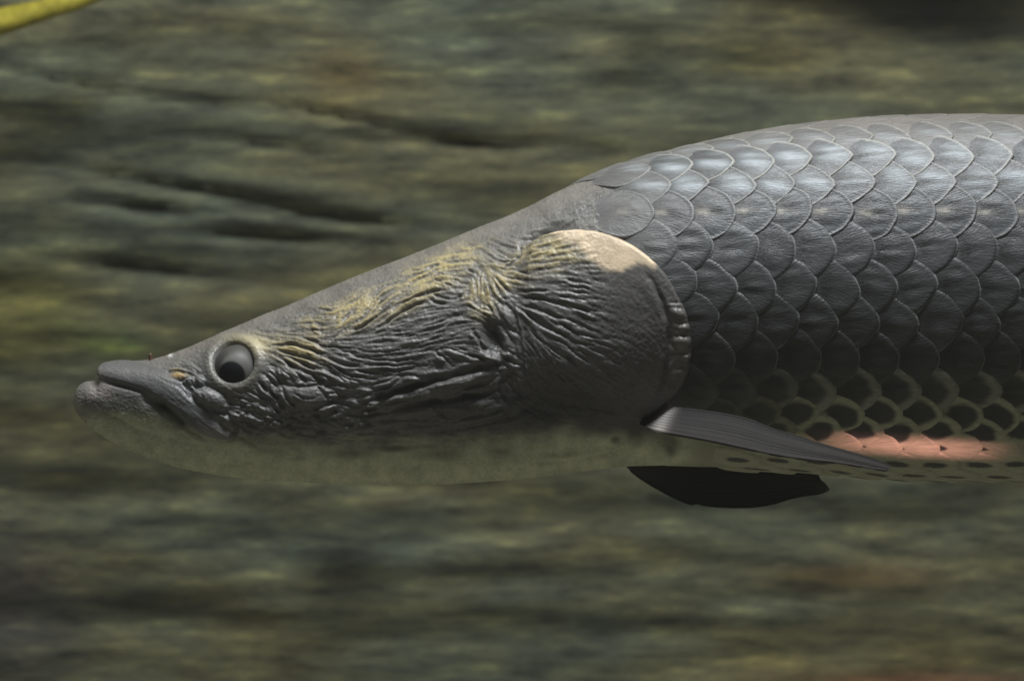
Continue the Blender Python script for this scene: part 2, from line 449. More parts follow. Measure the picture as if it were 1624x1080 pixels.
for pts, w, d in [
    # behind the eye
    (A((60, 635), (200, 625), (340, 630), (450, 650), (560, 690), (640, 730), (700, 720)), 2.6, 5.0),
    (A((250, 480), (400, 470), (560, 460), (660, 470)), 1.8, 2.6),
    (A((320, 345), (430, 300), (540, 260)), 1.6, 2.0),
    (A((560, 220), (700, 225), (800, 250)), 1.6, 2.0),
    (A((430, 540), (520, 570), (620, 620), (680, 650), (800, 650), (890, 690)), 1.9, 3.0),
    (A((130, 690), (300, 725), (420, 765), (560, 800)), 1.8, 2.5),
    (A((200, 740), (330, 790), (440, 850), (560, 900), (660, 900)), 2.0, 3.2),
    (A((400, 740), (500, 790), (590, 820), (680, 860), (770, 910)), 1.9, 3.0),
    (A((190, 790), (300, 870), (430, 920), (560, 975), (600, 1000), (700, 1060)), 2.6, 4.5),
    (A((160, 870), (250, 950), (330, 1000)), 1.8, 3.0),
    (A((300, 900), (380, 970), (460, 1040)), 1.8, 3.0),
    (A((560, 990), (600, 1040), (650, 1100)), 1.6, 3.0),
    (A((700, 780), (820, 830), (950, 870), (1090, 870)), 2.8, 5.0),
    (A((760, 860), (900, 950), (1050, 990), (1180, 1000), (1300, 1020)), 2.4, 4.2),
    (A((590, 940), (700, 990), (800, 1060)), 2.2, 4.0),
    (A((720, 920), (800, 970), (870, 1010), (960, 1070)), 2.0, 3.6),
    (A((870, 990), (1000, 1020), (1100, 1060)), 2.0, 3.0),
    (A((1010, 900), (1150, 940), (1300, 940), (1420, 950)), 2.0, 3.6),
    (A((960, 730), (1100, 780), (1250, 800), (1400, 800)), 1.7, 2.6),
    (A((1080, 830), (1250, 860), (1440, 860), (1600, 850)), 1.8, 3.0),
    (A((1050, 690), (1200, 720), (1440, 710)), 1.4, 2.0),
    (A((960, 465), (1080, 440), (1200, 360), (1300, 290), (1440, 190)), 2.0, 3.4),
    (A((880, 400), (930, 310), (960, 250)), 1.5, 2.2),
    (A((800, 330), (850, 230)), 1.5, 1.8),
    (A((1120, 330), (1200, 240), (1300, 100), (1380, 30)), 1.4, 2.2),
    (A((1160, 350), (1250, 250), (1350, 120)), 1.4, 2.0),
    (A((740, 600), (790, 540), (830, 500)), 1.6, 2.0),
    # brow and temple
    (B((0, 1040), (100, 990), (250, 890), (380, 800), (470, 720)), 2.0, 3.6),
    (B((250, 1000), (330, 990), (480, 890), (600, 820), (740, 740), (850, 690)), 2.2, 4.2),
    (B((500, 740), (600, 710), (720, 650), (830, 630), (940, 580), (1060, 600)), 2.4, 4.6),
    (B((860, 680), (950, 720), (1060, 740)), 2.0, 3.8),
    (B((880, 620), (980, 660), (1070, 680), (1200, 680), (1260, 600)), 2.0, 3.4),
    (B((930, 460), (1010, 480)), 1.6, 2.6), (B((1040, 510), (1130, 530)), 1.8, 3.0),
    (B((1000, 400), (1100, 410)), 1.5, 2.2), (B((1300, 350), (1380, 390)), 1.8, 3.0),
    (B((1140, 450), (1220, 480)), 1.5, 2.4),
    (B((160, 780), (240, 680), (320, 610)), 1.5, 2.0), (B((200, 860), (300, 750), (430, 640), (540, 540)), 1.6, 2.4),
    (B((480, 420), (620, 400)), 1.4, 1.8), (B((640, 350), (780, 350)), 1.4, 1.8), (B((350, 530), (520, 480)), 1.4, 1.8),
    (B((680, 440), (860, 330), (1000, 280)), 1.6, 2.0), (B((600, 560), (740, 460), (860, 400), (1000, 330)), 1.6, 2.2),
    (B((840, 430), (960, 370)), 1.4, 1.8), (B((1000, 260), (1180, 250), (1380, 220)), 1.8, 2.2),
    # cheek
    (C((200, 300), (350, 270), (500, 240), (640, 190)), 1.4, 1.8),
    (C((100, 340), (300, 310), (450, 285), (600, 250)), 1.4, 1.9),
    (C((0, 380), (200, 350), (400, 330), (560, 310)), 1.5, 2.2),
    (C((0, 420), (200, 400), (400, 400)), 1.5, 2.4), (C((0, 450), (200, 452), (430, 450)), 1.7, 2.8),
    (C((150, 160), (300, 150), (450, 100), (600, 70), (700, 30)), 1.4, 1.8),
    (C((250, 210), (400, 180), (560, 150), (690, 80)), 1.4, 1.8),
    (C((50, 240), (250, 235), (450, 205), (640, 150)), 1.3, 1.5),
    (C((0, 480), (160, 500), (250, 505), (380, 480)), 2.0, 3.4),
    (C((0, 545), (150, 540), (300, 540), (420, 545)), 2.2, 3.6),
    (C((0, 640), (150, 580), (250, 540)), 2.0, 3.4), (C((0, 700), (130, 660), (200, 600)), 2.2, 3.6),
    (C((-60, 780), (150, 725), (300, 665), (420, 640), (560, 600), (700, 560), (850, 520), (1000, 470), (1100, 440), (1190, 445)), 4.0, 8.5),
    (C((380, 560), (500, 565), (650, 540), (750, 505), (900, 450), (1000, 410)), 2.4, 3.6),
    (C((560, 330), (650, 400), (780, 470)), 2.2, 3.0),
    (C((600, 290), (720, 310), (830, 345), (950, 400)), 2.0, 2.6),
    (C((850, 350), (1000, 405), (1150, 445)), 2.4, 4.0),
    (C((0, 815), (150, 800), (300, 780), (450, 740)), 2.2, 3.6),
    (C((180, 870), (350, 815), (500, 790), (700, 770), (900, 740), (1020, 720), (1100, 670), (1140, 640)), 4.0, 8.5),
    (C((500, 790), (600, 860), (690, 920)), 2.4, 3.4), (C((0, 905), (150, 885), (280, 840)), 2.0, 3.2),
    (C((680, 950), (850, 930), (1000, 900), (1150, 850), (1230, 830)), 2.6, 4.0),
    (C((640, 640), (800, 660), (950, 640), (1050, 600)), 2.0, 2.6),
    (C((900, 130), (950, 200), (1000, 300), (1050, 340)), 2.8, 5.0),
    (C((1180, 380), (1250, 425), (1360, 465)), 2.2, 3.8), (C((1180, 320), (1260, 340), (1340, 400)), 2.0, 3.0),
    (C((1250, 480), (1200, 560), (1140, 620), (1150, 700), (1230, 790)), 2.6, 4.6),
    (C((1210, 600), (1290, 690), (1370, 760)), 2.0, 2.6),
    (C((-100, 980), (100, 960), (300, 940), (500, 930)), 2.0, 2.2), (C((300, 980), (500, 1000), (700, 990)), 2.0, 1.8),
    # where cheek and gill cover meet
    (D((760, 170), (750, 330), (700, 400), (600, 460), (560, 490)), 2.4, 3.4),
    (D((370, 310), (450, 370), (540, 410), (640, 400), (670, 360)), 1.7, 2.6), (D((480, 280), (600, 330), (670, 360)), 1.5, 2.2),
    (D((560, 230), (680, 290)), 1.5, 2.0), (D((500, 190), (640, 230), (740, 260)), 1.4, 1.6),
    (D((300, 490), (290, 700), (290, 910)), 1.3, 2.4),
    (D((480, 580), (540, 650), (600, 720), (680, 760), (800, 790)), 2.0, 3.4),
    (D((460, 640), (520, 740), (580, 820), (680, 800)), 1.8, 3.0), (D((450, 780), (540, 880), (560, 920)), 1.8, 3.2),
    (D((400, 660), (440, 800), (470, 900), (540, 1000)), 1.8, 2.8), (D((380, 900), (450, 960), (440, 1060)), 1.8, 2.8),
    (D((340, 1000), (440, 1020)), 1.5, 2.2), (D((340, 1050), (450, 1070)), 1.5, 2.2), (D((340, 950), (420, 970)), 1.5, 2.0),
    (D((600, 560), (640, 590), (800, 610)), 1.6, 2.6), (D((720, 510), (800, 540), (900, 580)), 1.6, 2.2),
    # fan of folds on the gill cover
    (D((640, 660), (720, 740), (850, 745), (1000, 745), (1150, 740)), 1.9, 3.0),
    (D((850, 260), (950, 220), (1060, 200)), 1.5, 2.0), (D((900, 290), (1050, 240), (1160, 210)), 1.5, 2.0),
    (D((840, 370), (1000, 310), (1200, 250)), 1.4, 1.8), (D((900, 400), (1100, 370), (1290, 330)), 1.4, 1.8),
    (D((900, 460), (1100, 430), (1350, 400)), 1.4, 1.8), (D((1100, 290), (1250, 330), (1380, 340)), 1.3, 1.5),
    (E((300, 310), (420, 310), (560, 335), (700, 360), (830, 400), (960, 430), (1100, 460), (1290, 470)), 2.6, 4.8),
    (E((280, 360), (400, 420), (520, 450), (620, 480), (760, 540), (830, 580)), 2.6, 4.6),
    (E((240, 395), (380, 470), (480, 560), (600, 640), (700, 690), (800, 720)), 2.6, 4.6),
    (E((420, 650), (520, 760), (640, 850), (760, 930), (900, 1010), (980, 1060)), 2.4, 3.6),
    (E((600, 700), (760, 790), (870, 860), (1000, 960), (1120, 1050)), 2.2, 3.6),
    (E((700, 490), (850, 560), (950, 590), (1060, 670)), 1.9, 2.8), (E((760, 590), (880, 660), (1000, 720), (1120, 740)), 2.0, 3.2),
    (E((930, 540), (1060, 630), (1200, 690), (1290, 720)), 1.9, 3.0), (E((960, 480), (1080, 540), (1180, 580)), 1.7, 2.6),
    (E((850, 370), (1000, 430), (1150, 500), (1280, 510)), 1.8, 2.8), (E((780, 310), (950, 320), (1120, 380)), 1.7, 2.6),
    (E((400, 240), (560, 250), (700, 240)), 1.7, 2.4), (E((700, 240), (900, 250), (1200, 300)), 1.7, 2.4),
    (E((740, 160), (900, 180), (1180, 240)), 1.5, 2.0), (E((830, 120), (1000, 140), (1190, 200)), 1.5, 2.0),
    (E((700, 690), (850, 740), (1000, 820), (1200, 860)), 2.0, 3.0), (E((850, 860), (1000, 900), (1130, 980)), 2.0, 2.6),
    (E((1020, 710), (1180, 760), (1320, 790)), 1.8, 2.6), (E((130, 560), (240, 680), (320, 740)), 2.2, 3.0),
    (E((430, 820), (500, 900), (560, 1000)), 2.2, 2.6), (E((560, 830), (700, 930), (820, 1030)), 2.0, 2.6),
    # below the eye, muzzle and mouth corner
    (F((70, 190), (150, 260), (240, 350)), 2.0, 3.4), (F((200, 230), (250, 330), (300, 390)), 1.8, 3.0),
    (F((360, 230), (390, 330), (420, 420), (520, 470)), 2.4, 4.4), (F((380, 440), (450, 520), (520, 560)), 2.0, 3.2),
    (F((520, 470), (640, 500), (760, 480), (900, 420), (1000, 380)), 2.8, 5.0), (F((300, 190), (450, 230), (620, 240), (800, 220)), 2.4, 4.2),
    (F((500, 320), (580, 370), (700, 370), (780, 340)), 1.6, 2.2), (F((820, 300), (850, 360), (900, 400)), 1.6, 2.2),
    (F((200, 420), (260, 510), (330, 540)), 1.8, 2.6), (F((540, 560), (640, 590), (700, 560), (800, 590)), 1.8, 2.6),
    (F((980, 480), (900, 560), (800, 560)), 1.8, 2.4), (F((1060, 440), (1180, 470), (1300, 440), (1440, 430)), 1.9, 3.0),
    (F((1000, 560), (1120, 560), (1280, 580), (1440, 560)), 1.9, 2.8), (F((700, 640), (780, 690)), 1.6, 2.0),
    (G((60, 670), (150, 620), (240, 640), (270, 700)), 1.8, 2.6), (G((90, 740), (200, 745), (290, 690)), 1.9, 2.8),
    (G((160, 800), (240, 870), (320, 960), (400, 1040)), 2.0, 3.4), (G((300, 720), (380, 850), (480, 860)), 1.8, 2.8),
    (G((380, 780), (460, 850)), 1.5, 2.0), (G((700, 800), (800, 860), (900, 900)), 1.6, 2.4),
    (G((760, 900), (900, 960), (1050, 1000)), 1.6, 2.4), (G((950, 850), (1080, 930), (1200, 960)), 1.8, 2.8),
    (G((1080, 770), (1200, 850), (1300, 960)), 1.8, 3.0), (G((1180, 640), (1280, 720), (1360, 800)), 2.0, 3.2),
    (G((1300, 560), (1330, 640), (1400, 760)), 2.2, 3.4), (G((700, 990), (850, 1040), (980, 1060)), 1.5, 2.0),
]:
    big_ = d > 7
    crease(pts, w * (1.05 if big_ else 0.88), d * (1.3 if big_ else 0.95))

# swollen pads between the furrows
for l in [(334, 632, 23, 12, 25, 9.0), (284, 596, 12, 5, 5, 3.0), (279, 587, 12, 3.5, -6, 2.0), (482, 629, 38, 18, 8, 9.0),
          (460, 598, 20, 9, 38, 4.5), (478, 599, 16, 10, 38, 4.0), (517, 597, 16, 7, 28, 4.0), (539, 602, 15, 5, 30, 3.0),
          (421, 623, 12, 5, 38, 3.0), (435, 619, 9, 4.5, 62, 2.5), (436, 640, 9, 6, 50, 3.0), (447, 629, 6, 5, 40, 2.5),
          (460, 645, 14, 6, 50, 3.0), (451, 653, 8, 6, 40, 2.5), (500, 666, 10, 5, 45, 2.5), (519, 649, 18, 7, -15, 3.5),
          (542, 655, 8, 5, 20, 3.0), (562, 665, 16, 5, 15, 3.0), (585, 654, 10, 4, 5, 3.0), (300, 606, 10, 7, 60, 3.0),
          (318, 603, 8, 6, 60, 2.5), (312, 625, 11, 5, 52, 3.0), (300, 622, 10, 4, 50, 2.5), (350, 655, 10, 6, 30, 2.0),
          (700, 612, 42, 12, -14, 5.0), (745, 600, 30, 10, -16, 4.0), (760, 655, 60, 13, -12, 6.0), (660, 598, 26, 9, -25, 3.0),
          (800, 586, 9, 6, 25, 4.0), (803, 562, 8, 5, 20, 4.0), (812, 577, 12, 5, 20, 3.0), (805, 504, 8, 17, -28, 5.0),
          (800, 541, 7, 26, -32, 5.0), (724, 560, 18, 6, 18, 3.0), (776, 568, 16, 5, 22, 3.0), (616, 604, 14, 6, -25, 3.0),
          (613, 621, 7, 4, -10, 2.5), (500, 520, 9, 5, 60, 1.5)]:
    lump(*l)
# bony hollows
for l in [(782, 536, 15, 26, -25, -15, 0), (858, 640, 46, 24, 0, -6, 0), (905, 620, 60, 26, 20, -4, 0)]:
    lump(*l)

# direction field of the skin, then fine wrinkles that run along it
for k in range(13):
    a = math.radians(-38 + k * 9.5)
    guide([(805 + 30 * math.cos(a), 445 + 30 * math.sin(a)), (805 + 170 * math.cos(a), 445 + 170 * math.sin(a * 0.9))], 0.6)
for p in [[(430, 500), (520, 470), (620, 440), (740, 405)], [(560, 600), (700, 560), (760, 520)], [(250, 700), (500, 745), (800, 745)],
          [(200, 580), (300, 640), (370, 700)], [(420, 680), (600, 705), (800, 700)], [(900, 700), (1000, 700)],
          [(980, 400), (1060, 470), (1085, 560)]]:
    guide(p, 0.8)
tc_, ts_ = gblur(tens_c, 13, 13), gblur(tens_s, 13, 13)
tc_ += gblur(tens_c, 50, 50) * 0.5 + 1e-7
ts_ += gblur(tens_s, 50, 50) * 0.5
ang = 0.5 * np.arctan2(ts_, tc_)
dx, dy = np.cos(ang), np.sin(ang)


def lic(noise, n):
    acc = noise.copy(); cnt = 1
    for sg in (1, -1):
        X = np.tile(np.arange(FW, dtype=float), (FH, 1)); Y = np.tile(np.arange(FH, dtype=float)[:, None], (1, FW))
        px_, py_ = dx * sg, dy * sg
        for _ in range(n):
            X = np.clip(X + px_, 0, FW - 1); Y = np.clip(Y + py_, 0, FH - 1)
            i, j = np.rint(Y).astype(np.int32), np.rint(X).astype(np.int32)
            acc += noise[i, j]; cnt += 1
            qx, qy = dx[i, j], dy[i, j]
            f = np.where(qx * px_ + qy * py_ < 0, -1.0, 1.0)
            px_, py_ = qx * f, qy * f
    return acc / cnt


fine = unit(lic(unit(gblur(rng.standard_normal((FH, FW)), 1.2, 1.2)), 11))
med = unit(lic(unit(gblur(rng.standard_normal((FH, FW)), 2.4, 2.4)), 15))
fine = np.sign(fine) * np.abs(fine) ** 0.85
pore = unit(gblur(rng.standard_normal((FH, FW)), 1.0, 1.0))


def poly_mask(pts, soft):
    pts = np.asarray(pts, float)
    s = window(pts, soft * 4 + 2)
    x, y = gu[s], gv[s]
    ins = np.zeros(x.shape, bool)
    n = len(pts)
    for i in range(n):
        x1, y1 = pts[i]; x2, y2 = pts[(i + 1) % n]
        cnd = (y1 > y) != (y2 > y)
        ins ^= cnd & (x < (x2 - x1) * (y - y1) / (y2 - y1 + 1e-12) + x1)
    d, _, _ = seg_dist(np.vstack([pts, pts[:1]]), x, y)
    sd = np.where(ins, d, -d)
    out = np.full((FH, FW), -99.0)
    out[s] = sd
    return out


ridge_line = 545 - (gu - 430) * 0.40                        # lower edge of the smooth crown of the head
crown = sstep(10, -18, gv - (ridge_line - 28)) * sstep(1010, 930, gu)
belly_v = interp(gu.ravel(), [(60, 640), (130, 655), (200, 640), (300, 690), (380, 702), (450, 705), (600, 712), (720, 716),
                              (830, 706), (900, 690), (1000, 690), (1060, 690), (1160, 660)]).reshape(gu.shape)
throat = sstep(-22, 14, gv - belly_v)
OPERC = chaikin([(838, 384), (850, 377), (880, 367), (930, 363), (975, 374), (1010, 391), (1045, 418), (1070, 450), (1087, 485),
                 (1096, 520), (1099, 555), (1094, 590), (1081, 616), (1061, 637), (1036, 656), (1008, 668), (960, 664), (900, 655),
                 (850, 640), (832, 610), (830, 560), (820, 505), (806, 455), (816, 412), (838, 384)], 2)
op_sd = poly_mask(OPERC, 20)
op_plain = sstep(955, 990, gu + (gv - 500) * -0.12 + wav_x * 8) * sstep(-2, 4, op_sd)
amp = np.ones((FH, FW))
amp *= 1 - 0.86 * crown
amp *= 1 - 0.85 * throat
amp *= 1 - 0.72 * op_plain
amp *= sstep(180, 320, gu) * 0.94 + 0.06
eye_d = np.hypot(gu - 371, gv - 575)
gold0 = np.exp(-(((gu - 972) / 72) ** 2 + ((gv - 400 - (gu - 972) * 0.35) / 30) ** 2) ** 2)
amp *= 1 - 0.75 * gold0
amp *= 0.15 + 0.85 * sstep(46, 66, eye_d)
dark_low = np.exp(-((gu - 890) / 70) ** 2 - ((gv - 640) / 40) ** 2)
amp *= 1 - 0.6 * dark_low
cheek = np.exp(-((gu - 650) / 90) ** 2 - ((gv - 525 + (gu - 650) * 0.25) / 45) ** 2)
pads = np.zeros((FH, FW))
keepr, relief = relief, pads
qq = np.random.default_rng(21)
for _ in range(210):
    cu_, cv_ = qq.uniform(292, 600), qq.uniform(596, 700)
    if cv_ < 600 + max(0, (cu_ - 430)) * 0.12 or cv_ > 676 + (cu_ - 292) * 0.08 or np.hypot(cu_ - 371, cv_ - 575) < 58:
        continue
    ii, jj = int(cv_ - V0), int(cu_ - U0)
    aa = qq.uniform(5, 13)
    lump(cu_, cv_, aa, aa * qq.uniform(0.38, 0.6), math.degrees(ang[ii, jj]) + qq.normal(0, 14), qq.uniform(1.5, 3.4))
relief = keepr
pads = np.clip(pads, -3, 5) * sstep(712, 680, gv)
for cu_, cv_, a_, b_, t_ in [(334, 632, 27, 15, 25), (482, 629, 42, 21, 8), (284, 596, 17, 9, 5)]:
    c0, s0 = math.cos(math.radians(t_)), math.sin(math.radians(t_))
    rr_ = np.hypot(((gu - cu_) * c0 + (gv - cv_) * s0) / a_, (-(gu - cu_) * s0 + (gv - cv_) * c0) / b_)
    pads *= sstep(0.8, 1.1, rr_)
    amp *= 0.3 + 0.7 * sstep(0.6, 1.0, rr_)
pads *= sstep(16, 24, seg_dist([(163, 589), (215, 596), (245, 606), (268, 621), (286, 641), (305, 660), (327, 677), (364, 691)], gu, gv)[0])
relief *= (1 - 0.6 * crown) * (1 - 0.35 * throat) * sstep(36, 50, eye_d)
relief += amp * ((0.62 + 0.15 * cheek) * fine + 0.42 * med) + pads + 0.22 * pore
# wrinkled rear margin of the gill cover
relief += sstep(0, 3, op_sd) * (sstep(34, 16, op_sd) * sstep(470, 500, gv) * sstep(625, 580, gv)) * 4.0
for l in [(1078, 497, 13, 6, 15, 3), (1088, 519, 9, 5, -5, 3.6), (1083, 541, 15, 8, 5, 4.2), (1089, 563, 8, 5, 0, 3.2), (1079, 588, 14, 7, -15, 2.6)]:
    lump(*l)
for p, w, d in [([(1022, 432), (1044, 462), (1059, 498), (1063, 540), (1057, 590), (1040, 625)], 4.0, 5.0), ([(1066, 508), (1080, 512), (1096, 510)], 2.2, 3),
                ([(1070, 533), (1083, 528), (1098, 532)], 2.0, 3), ([(1068, 560), (1084, 556), (1099, 560)], 2.2, 3),
                ([(1072, 582), (1086, 578), (1097, 584)], 2.0, 2.5), ([(1060, 478), (1074, 482), (1086, 478)], 2.0, 2),
                ([(975, 383), (990, 390), (1004, 400), (1000, 408)], 1.8, 2.4)]:
    crease(p, w, d, g=False)

# lips
LIP = np.array([(163, 589), (185, 592), (215, 596), (245, 606), (268, 621), (286, 641), (305, 660), (327, 677), (348, 687), (364, 691)], float)
LHW = [11, 17, 17, 18, 20, 17, 16, 15, 12, 6]
s = window(LIP, 60)
ld, lf, lside = seg_dist(chaikin(LIP, 1), gu[s], gv[s])
hw = np.interp(lf, np.linspace(0, 1, len(LHW)), LHW)
hw = np.where(lside < 0, hw * 1.35, hw)
lipm = np.clip(1 - (ld / hw) ** 2, 0, 1)
relief[s] = relief[s] * (1 - 0.45 * sstep(0, 0.3, lipm)) + 7.0 * lipm ** np.where(lside < 0, 0.9, 0.5)
lip_mask = np.zeros((FH, FW)); lip_mask[s] = sstep(0, 0.25, lipm)
crease([(158, 604), (190, 612), (219, 618), (241, 632), (261, 650), (282, 667), (304, 687), (330, 699)], 3.4, 7, 0.2, False)
crease([(222, 624), (245, 642), (268, 658), (290, 676)], 9, 10, 0.0, False)
crease([(362, 700), (372, 690), (376, 676), (366, 666)], 3.2, 6, 0.3, False)
crease([(372, 690), (392, 702), (415, 712)], 3.0, 3.5, 0.3, False)
crease([(150, 636), (175, 660), (205, 676), (240, 686)], 3.0, 2.0, 0.5, False)
crease([(122, 662), (136, 670)], 2.0, 2.5, 0.3, False)
crease([(200, 676), (240, 690), (300, 702), (345, 712)], 4, 1.6, 0.4, False)
# eye socket
relief += 4.5 * np.exp(-((eye_d - 40) / 8.0) ** 2) - 14 * sstep(34, 26, eye_d)
# slit above the gill cover
crease([(823, 388), (836, 380), (852, 376), (870, 369), (886, 362), (912, 357)], 6.5, 9, 0.15, False)
# throat folds
for p in [[(300, 748), (400, 757), (520, 764)], [(880, 722), (930, 716), (985, 706)], [(520, 700), (600, 694), (700, 706)],
          [(840, 735), (900, 730), (960, 722), (1000, 708)]]:
    crease(p, 2.5, 2.2, 0.4, False)


# ------------------------------------------------------------------ pigment of the head (albedo), with some shade painted in
def mixc(a, b, t):
    return a + (b - a) * t[..., None]


c_crown = np.array([0.205, 0.190, 0.175]); c_side = np.array([0.165, 0.162, 0.155]); c_dark = np.array([0.060, 0.060, 0.060])
c_throat = np.array([0.54, 0.57, 0.39]); c_gold = np.array([0.90, 0.72, 0.50]); c_yel = np.array([0.56, 0.46, 0.21])
pig = np.broadcast_to(c_side, (FH, FW, 3)).copy()
pig = mixc(pig, c_crown, crown)
pig = mixc(pig, c_dark, np.clip(0.9 * dark_low + 0.55 * sstep(560, 660, gv - (gu - 900) * 0.1) * sstep(560, 820, gu) * sstep(1130, 1080, gu), 0, 1))  # below the gill cover: dark pigment with shade painted in
mott = unit(gblur(rng.standard_normal((FH, FW)), 6, 5))
mott2 = unit(gblur(rng.standard_normal((FH, FW)), 20, 10))
th = sstep(-30, 26, gv - belly_v + 6 * mott2 + 1.2 * mott)
pig = mixc(pig, c_throat, th)
pig *= (1 + 0.07 * mott + 0.06 * pore)[..., None].clip(0.5, 1.5)
pig *= (1 - 0.14 * sstep(-6, 10, op_sd))[..., None]
# yellow on the raised wrinkles of the temple
ymask = np.zeros((FH, FW))
for cu, cv, a, b, t, k in [(560, 495, 95, 26, -22, 1.0), (690, 432, 80, 28, -26, 1.0), (470, 555, 45, 22, 15, 0.9), (765, 470, 26, 36, 15, 0.9),
                           (880, 405, 70, 30, -10, 0.8), (795, 440, 40, 22, 10, 0.8), (640, 470, 80, 26, -25, 0.7), (735, 398, 50, 10, -18, .9)]:
    r = math.radians(t)
    x = (gu - cu) * math.cos(r) + (gv - cv) * math.sin(r)
    y = -(gu - cu) * math.sin(r) + (gv - cv) * math.cos(r)
    ymask = np.maximum(ymask, k * np.exp(-((x / a) ** 2 + (y / b) ** 2) ** 1.4))
hi = sstep(-0.9, 1.5, relief - gblur(relief, 6, 6) + 0.5 * mott)
pig = mixc(pig, c_yel, np.clip(ymask * (0.14 + 0.86 * hi), 0, 1) * (0.85))
GOLD = poly_mask([(868, 373), (915, 361), (975, 372), (1012, 390), (1046, 418), (1040, 428), (1010, 426), (985, 432), (962, 430), (938, 419), (905, 391)], 12)
gold = sstep(-6, 9, GOLD + 3 * wav_x + 1.5 * fine) * sstep(-1, 3, op_sd)
pig = mixc(pig, c_gold, gold * (0.85 + 0.1 * mott).clip(0, 1))
pig = mixc(pig, np.array([0.108, 0.102, 0.098]), op_plain * (1 - gold) * 0.6 * (1 - sstep(540, 640, gv)))
# muzzle
lipc = np.array([0.135, 0.138, 0.142])
pig = mixc(pig, lipc, lip_mask * 0.85)
pig = mixc(pig, np.array([0.16, 0.16, 0.155]), sstep(300, 200, gu) * sstep(648, 632, gv - (gu - 130) * 0.2) * (1 - lip_mask) * 0.8)
for cu, cv, a, b, k, c in [(158, 622, 20, 12, .8, (.50, .45, .43)), (122, 640, 9, 24, .8, (.50, .48, .46)), (150, 655, 24, 14, .4, (.40, .39, .34)), (161, 595, 6, 12, .6, (.42, .40, .38)),
                           (200, 640, 50, 10, .35, (.30, .29, .27)), (340, 684, 34, 9, .6, (.32, .30, .29)), (312, 612, 34, 24, .5, (.21, .22, .235)), (336, 650, 30, 16, .4, (.2, .21, .22)),
                           (371, 575, 0, 0, 0, (0, 0, 0)), (408, 549, 20, 16, .9, (.62, .54, .33)), (386, 541, 26, 9, .75, (.56, .50, .30)),
                           (284, 596, 10, 4.5, .9, (.62, .42, .16)), (280, 587, 9, 3, .7, (.40, .34, .18)), (270, 563, 4, 3, .9, (.8, .8, .8)),
                           (1082, 545, 14, 50, .35, (.34, .31, .25))]:
    if a:
        pig = mixc(pig, np.array(c), k * np.exp(-(((gu - cu) / a) ** 2 + ((gv - cv) / b) ** 2)))
pig = mixc(pig, np.array([0.23, 0.22, 0.18]), 0.55 * np.exp(-((eye_d - 38) / 8) ** 2) * (0.6 + 0.4 * sstep(-20, 20, gv - 575)))
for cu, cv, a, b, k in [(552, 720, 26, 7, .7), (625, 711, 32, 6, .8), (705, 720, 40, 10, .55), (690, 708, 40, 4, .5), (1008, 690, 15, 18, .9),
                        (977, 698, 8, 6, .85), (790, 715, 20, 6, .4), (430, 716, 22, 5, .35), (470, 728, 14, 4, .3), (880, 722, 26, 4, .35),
                        (1062, 702, 20, 16, .8), (1064, 716, 8, 10, .7), (225, 640, 40, 8, .3), (258, 648, 24, 10, .6)]:  # last two paint in the shade of the recess under the lip
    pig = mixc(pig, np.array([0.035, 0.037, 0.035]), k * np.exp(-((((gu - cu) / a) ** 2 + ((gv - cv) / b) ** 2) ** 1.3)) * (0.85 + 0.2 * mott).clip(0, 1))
pig = mixc(pig, c_dark * 0.7, 0.6 * np.exp(-(((gu - 784) / 18) ** 2 + ((gv - 538) / 26) ** 2)))  # shade inside the cheek hollow painted dark
pig = pig.clip(0.012, 0.9)


def sample(field, u, v):
    x = np.clip(u - U0, 0, FW - 1.001); y = np.clip(v - V0, 0, FH - 1.001)
    i, j = y.astype(int), x.astype(int)
    fy, fx = y - i, x - j
    if field.ndim == 3:
        fy, fx = fy[..., None], fx[..., None]
    return (field[i, j] * (1 - fx) * (1 - fy) + field[i, j + 1] * fx * (1 - fy)
            + field[i + 1, j] * (1 - fx) * fy + field[i + 1, j + 1] * fx * fy)


# ------------------------------------------------------------------ the fish
fish = bpy.data.objects.new('arapaima', None)
fish.location = (0.15, 0, -0.12)
COL.objects.link(fish)
fish['label'] = 'large dark grey fish with wrinkled head and big overlapping scales, swimming left'
fish['category'] = 'fish'
bpy.context.view_layer.update()
OFF = np.array(fish.location)


def part(name, V, Fc, mat, cols=None, uvs=None, parent=None):
    o = mesh_obj(name, V - OFF, Fc, mat, None, cols, uvs)
    p = parent or fish
    o.parent = p
    return o


us = np.concatenate([np.arange(116.2, 170, 0.8), np.arange(170, 1125, 1.35), np.arange(1125, 1760, 6), np.arange(1760, 3600, 30), [3600]])
NN, NF = 390, 60
phis = np.concatenate([np.linspace(0, math.pi, NN, endpoint=False), np.linspace(math.pi, 2 * math.pi, NF, endpoint=False)])
# even out spacing along the flank
UU, PP = np.meshgrid(us, phis, indexing='ij')
base = surf(UU, PP)
nrm = surf_normal(UU, PP)
mir = base.copy(); mir[..., 1] = -np.abs(mir[..., 1])
pu, pv = project(mir)
on_head = sstep(1125, 1085, UU) * (1 - sstep(950, 1000, UU) * sstep(0.45, 0.30, (pv - TOP(UU)) / (BOT(UU) - TOP(UU))))
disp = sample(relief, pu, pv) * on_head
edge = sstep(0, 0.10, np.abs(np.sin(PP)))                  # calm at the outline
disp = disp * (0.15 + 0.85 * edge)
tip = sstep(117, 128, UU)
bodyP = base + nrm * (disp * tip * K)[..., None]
hcol = sample(pig, pu, pv)
